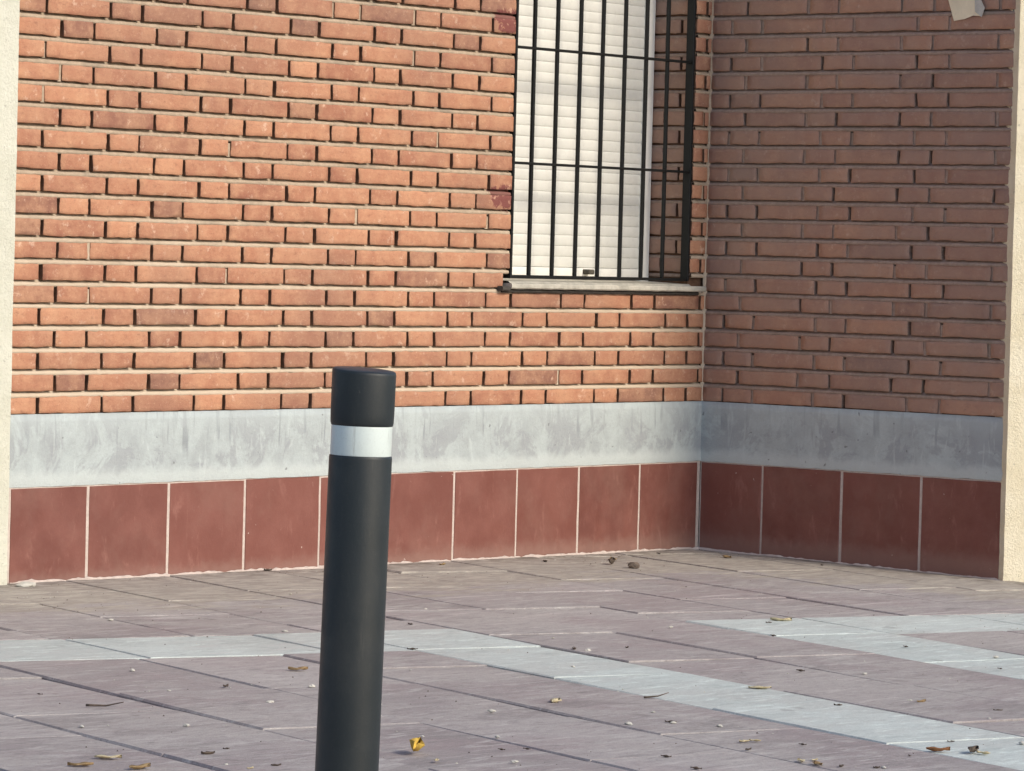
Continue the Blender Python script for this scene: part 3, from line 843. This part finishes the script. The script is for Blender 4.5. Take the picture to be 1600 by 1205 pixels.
# ------------------------------------------------------------------ leaves, chips and twigs on the paving
def leaf_mesh(name, mat, L, Wd, curl, seed, th=.0006):
    mb = MB(); nu, nv = 9, 5; vs = []
    rs = random.Random(seed)
    ph = rs.uniform(0, 6)
    for lay in (0, 1):
        for i in range(nu):
            t = i / (nu - 1); w = Wd * (math.sin(math.pi * min(1, .04 + t * .96)) ** .7) * (1 + .22 * math.sin(t * 17 + ph))
            for j in range(nv):
                s = (j / (nv - 1) - .5)
                z = curl * .38 * (s * s * 4 * Wd * 1.0 + .5 * L * (t - .5) ** 2 * 2) + .0014 * math.sin(9 * t + 7 * s + ph) + .001
                vs.append((L * (t - .5), w * s * (1 - .35 * curl), z + th * lay))
    N = nu * nv
    fs = []
    for i in range(nu - 1):
        for j in range(nv - 1):
            a = i * nv + j; fs.append([a, a + nv, a + nv + 1, a + 1]); fs.append([N + a, N + a + 1, N + a + nv + 1, N + a + nv])
    ring = [j for j in range(nv)] + [i * nv + nv - 1 for i in range(1, nu)] + [(nu - 1) * nv + j for j in range(nv - 2, -1, -1)] + [i * nv for i in range(nu - 2, 0, -1)]
    for k in range(len(ring)): a, b = ring[k], ring[(k + 1) % len(ring)]; fs.append([a, b, b + N, a + N])
    mb.add(vs, fs, 0, (.5, .5, .5), True)
    return mb
def chip_mesh(r, seed, flat=.6):
    import bmesh
    b = bmesh.new(); bmesh.ops.create_icosphere(b, subdivisions=2, radius=r)
    mb = MB()
    for v in b.verts:
        q = 1 + .45 * noise.noise(v.co * (1.1 / r) + Vector((seed, 0, 0)))
        v.co = Vector((v.co.x * q * 1.35, v.co.y * q, v.co.z * q * flat + r * flat * .6))
    mb.add([tuple(v.co) for v in b.verts], [[v.index for v in f.verts] for f in b.faces], 0, (.5, .5, .5), False)
    b.free(); return mb
KIND = {
    'p': ('stone_chip', 'small pale stone chip lying on the paving', 'stone chip', 'pale chips scattered on the paving'),
    'c': ('fallen_leaf', 'small cream dry leaf lying flat on the paving', 'leaf', 'cream dry leaves on the paving'),
    'd': ('leaf_fragment', 'small dark shrivelled leaf fragment on the paving', 'leaf', 'dark leaf fragments on the paving'),
    't': ('fallen_leaf', 'small tan crumpled leaf lying on the paving', 'leaf', 'tan crumpled leaves on the paving'),
}
protos = {}
def place(u, v, x, y):
    right = (x + 10.717) * .638 - (y + 8.023) * .770 > .29 * ((x + 10.717) * .77 + (y + 8.023) * .637) / 6.2 - .55   # which side of the bollard
    if v < 20: return 'the dusty paving near the lit wall'
    if v < 33.5: return 'the purple paving between wall and pale strips'
    if -46.4 < u < -39.9: return 'the diagonal pale strip'
    if -39.9 <= u < -26.9: return 'the purple lane between the two pale strips'
    if u >= -26.9: return 'the pale strip at the right edge'
    if v < 41.2: return 'the level pale strip behind the bollard'
    if u > -52.7: return 'the purple slabs bordering the diagonal strip'
    if u > -59.1: return 'the purple slabs right of the bollard, second row'
    if u > -65.5: return 'the nearest purple slabs right of the bollard' if right else 'the purple slabs just left of the bollard'
    return 'the purple slabs at the lower left'
def proto(k, i):
    key = (k, i)
    if key not in protos:
        if k == 'p': mb = chip_mesh(.0052 + .0018 * i, i * 3.3 + 1, .6); mt = M['peb']
        elif k == 'c': mb = leaf_mesh('l', M['cl'], .034 + .006 * i, .017 + .003 * i, .35 + .1 * i, i + 3); mt = M['cl']
        elif k == 'd': mb = leaf_mesh('l', M['dl'], .024 + .007 * i, .011 + .003 * i, .4 + .15 * i, i + 13); mt = M['dl']
        else: mb = leaf_mesh('l', M['tan'], .042 + .008 * i, .020 + .004 * i, .45, i + 23); mt = M['tan']
        o = mb.build(KIND[k][0], mt); protos[key] = o; return o, True
    return protos[key], False
D = [(-.60,-.13,'d'),(-.72,-.20,'t'),(-.35,-.10,'d'),(-1.02,-.16,'d'),(-.24,-.30,'t'),(-.15,-.62,'d'),(-1.45,-.10,'t'),(-2.643,-.565,'p'),(-4.394,-1.701,'p'),(-4.599,-2.02,'p'),(-4.991,-2.456,'p'),(-4.55,-2.275,'p'),(-4.248,-2.119,'p'),(-5.194,-2.362,'p'),(-5.593,-2.77,'t'),(-4.892,-1.923,'d'),(-5.268,-2.785,'d'),(-5.176,-2.745,'d'),(-5.342,-2.904,'p'),(-5.272,-2.967,'d'),(-5.34,-2.965,'c'),(-5.52,-2.854,'t'),(-3.637,-.863,'p'),(-3.42,-1.267,'p'),(-4.424,-2.023,'d'),(-2.162,-.028,'d'),(-4.944,-3.085,'c'),(-4.232,-2.628,'p'),(-4.137,-2.927,'p'),(-3.914,-2.82,'p'),(-4.026,-2.954,'d'),(-4.029,-2.964,'p'),(-3.045,-1.903,'d'),(-3.036,-1.939,'p'),(-2.876,-1.939,'d'),(-2.874,-1.696,'p'),(-2.608,-1.034,'p'),(-2.971,-1.295,'d'),(-3.785,-2.006,'p'),(-3.435,-1.707,'d'),(-2.335,-1.665,'p'),(-3.362,-2.154,'p'),(-4.582,-3.441,'d'),(-4.704,-3.049,'d'),(-4.651,-3.07,'d'),(-4.822,-3.18,'p'),(-4.49,-3.297,'d'),(-4.688,-2.827,'p'),(-4.557,-2.915,'p'),(-1.961,-1.717,'d'),(-2.257,-1.946,'d'),(-2.142,-2.289,'d'),(-2.128,-2.558,'p'),(-2.363,-2.72,'d'),(-3.413,-2.961,'d'),(-2.905,-2.496,'d'),(-2.459,-2.245,'p'),(-2.799,-2.611,'p'),(-3.175,-3.028,'t'),(-3.18,-2.998,'p'),(-3.315,-3.3,'p'),(-3.982,-3.052,'p'),(-4.146,-3.237,'c'),(-4.117,-3.243,'c'),(-4.248,-3.322,'d'),(-4.076,-3.335,'d'),(-4.018,-3.561,'d'),(-3.849,-3.629,'c'),(-4.298,-3.489,'c'),(-4.256,-3.493,'c'),(-4.308,-3.536,'t'),(-4.288,-3.58,'d'),(-4.239,-3.631,'d'),(-4.227,-3.639,'p'),(-3.739,-3.478,'d'),(-3.624,-3.581,'p'),(-3.158,-3.223,'d')]
for n_, (x, y, k) in enumerate(D):
    i = random.randrange(3)
    o, first = proto(k, i)
    if not first: o = o.copy(); col.objects.link(o)
    o.location = (x, y, gz(x, y) + .0008); o.rotation_euler = (0, 0, random.uniform(0, 6.28)); s_ = random.uniform(.55, .95); o.scale = (s_, s_, s_)
    nm, lab, cat, grp = KIND[k]
    u_ = (x * U1[0] + y * U1[1]) / C; v_ = (x * V1[0] + y * V1[1]) / C
    wh = place(u_, v_, x, y)
    tag(o, lab.replace('the paving', wh), cat, grp)
def single(x, y, mb, mat, name, lab, cat, rz, lift=.001, tiltx=0):
    o = mb.build(name, mat); o.location = (x, y, gz(x, y) + lift); o.rotation_euler = (tiltx, 0, rz); return tag(o, lab, cat)
single(-4.89, -2.98, leaf_mesh('l', None, .062, .045, 1.0, 41), M['yl'], 'fallen_leaf', 'curled yellow leaf standing up on the paving just right of the bollard', 'leaf', .6, .004, .35)
single(-3.965, -2.589, leaf_mesh('l', None, .050, .026, .4, 42), M['cl'], 'fallen_leaf', 'pale leaf between the bollard and the diagonal white strip', 'leaf', .4)
single(-3.309, -2.668, leaf_mesh('l', None, .055, .028, .3, 43), M['cl'], 'fallen_leaf', 'long white leaf on the upper edge of the diagonal pale strip', 'leaf', -.7)
single(-1.88, -1.70, leaf_mesh('l', None, .060, .035, .4, 44), M['cl'], 'fallen_leaf', 'cream leaf lying on the pale strip near the shaded wall', 'leaf', -.9)
single(-3.901, -3.553, leaf_mesh('l', None, .050, .028, .5, 45), M['bl'], 'fallen_leaf', 'rust brown leaf at the lower edge of the diagonal pale strip', 'leaf', -.8)
single(-3.850, -3.606, leaf_mesh('l', None, .052, .028, .8, 46), M['dl'], 'fallen_leaf', 'dark leaf on the pale strip beside the rust brown leaf', 'leaf', .3)
single(-5.474, -2.722, leaf_mesh('l', None, .052, .026, .3, 47), M['cl'], 'fallen_leaf', 'straw coloured leaf on the purple paving left of the bollard', 'leaf', -.7)
single(-4.031, -1.877, leaf_mesh('l', None, .048, .028, .4, 48), M['tan'], 'fallen_leaf', 'tan leaf just below the pale strip, left of the bollard', 'leaf', -.5)
single(-.851, -.297, leaf_mesh('l', None, .055, .035, 1.0, 49), M['dl'], 'fallen_leaf', 'dark curled leaf near the tiled foot of the lit wall', 'leaf', .5)
single(-.895, -.419, chip_mesh(.017, 6.1, .7), M['dl'], 'clod', 'round dark clod on the dusty paving near the corner', 'clod', .2)
single(-3.20, -.085, chip_mesh(.022, 8.2, .35), M['peb'], 'mortar_crumb', 'flat white lump of mortar at the foot of the left pillar', 'mortar lump', .1)
def twig_mesh(L, r, seed):
    mb = MB(); n = 8; rs = random.Random(seed); pts = []
    for i in range(n + 1):
        t = i / n; pts.append(Vector((L * (t - .5), .10 * L * math.sin(t * 4 + seed), .004 + .25 * L * max(0, t - .5))))
    vs = []
    for i, p in enumerate(pts):
        rr_ = r * (1 - .6 * i / n)
        for k in range(6): a = k * math.pi / 3; vs.append((p.x, p.y + rr_ * math.cos(a), p.z + rr_ * math.sin(a)))
    fs = [[i * 6 + k, i * 6 + (k + 1) % 6, i * 6 + 6 + (k + 1) % 6, i * 6 + 6 + k] for i in range(n) for k in range(6)]
    fs += [list(range(6))[::-1], [n * 6 + k for k in range(6)]]
    mb.add(vs, fs, 0, (.5, .5, .5), True); return mb
single(-3.69, -2.66, twig_mesh(.06, .0025, 2), M['dl'], 'twig', 'short dark twig sticking up on the diagonal pale strip', 'twig', -.4, .001, -.3)
single(-4.93, -2.16, twig_mesh(.08, .003, 5), M['dl'], 'twig', 'dark twig lying in a paving joint left of the bollard', 'twig', -1.2)

# fine grit, beyond counting
gm = MB(); rs = random.Random(5)
for i in range(2600):
    u = rs.uniform(-95, 10); v = rs.uniform(2, 75)
    x, y = uv2xy(u, v)
    if y > -.03 or x > -.03 or y < -4.6: continue
    if rs.random() < .45: y = -abs(rs.gauss(0, .35)) - .015
    if rs.random() < .10: x = -abs(rs.gauss(0, .30)) - .015
    if y < -1.2 and x > -.01: continue
    r = rs.uniform(.0008, .0026); z = gz(x, y) - .0006
    a = rs.uniform(0, 6.28); p = []
    for k in range(4): p.append((x + r * rs.uniform(.6, 1.5) * math.cos(a + k * 1.57), y + r * rs.uniform(.6, 1.5) * math.sin(a + k * 1.57), z))
    p.append((x, y, z + r * rs.uniform(.7, 1.3)))
    gm.add(p, [(0, 1, 4), (1, 2, 4), (2, 3, 4), (3, 0, 4)], 0 if rs.random() < .45 else 1)
tag(gm.build('grit', [M['peb'], M['dl']]), 'fine sand grit and crumbs strewn over the paving', 'grit', kind='stuff')
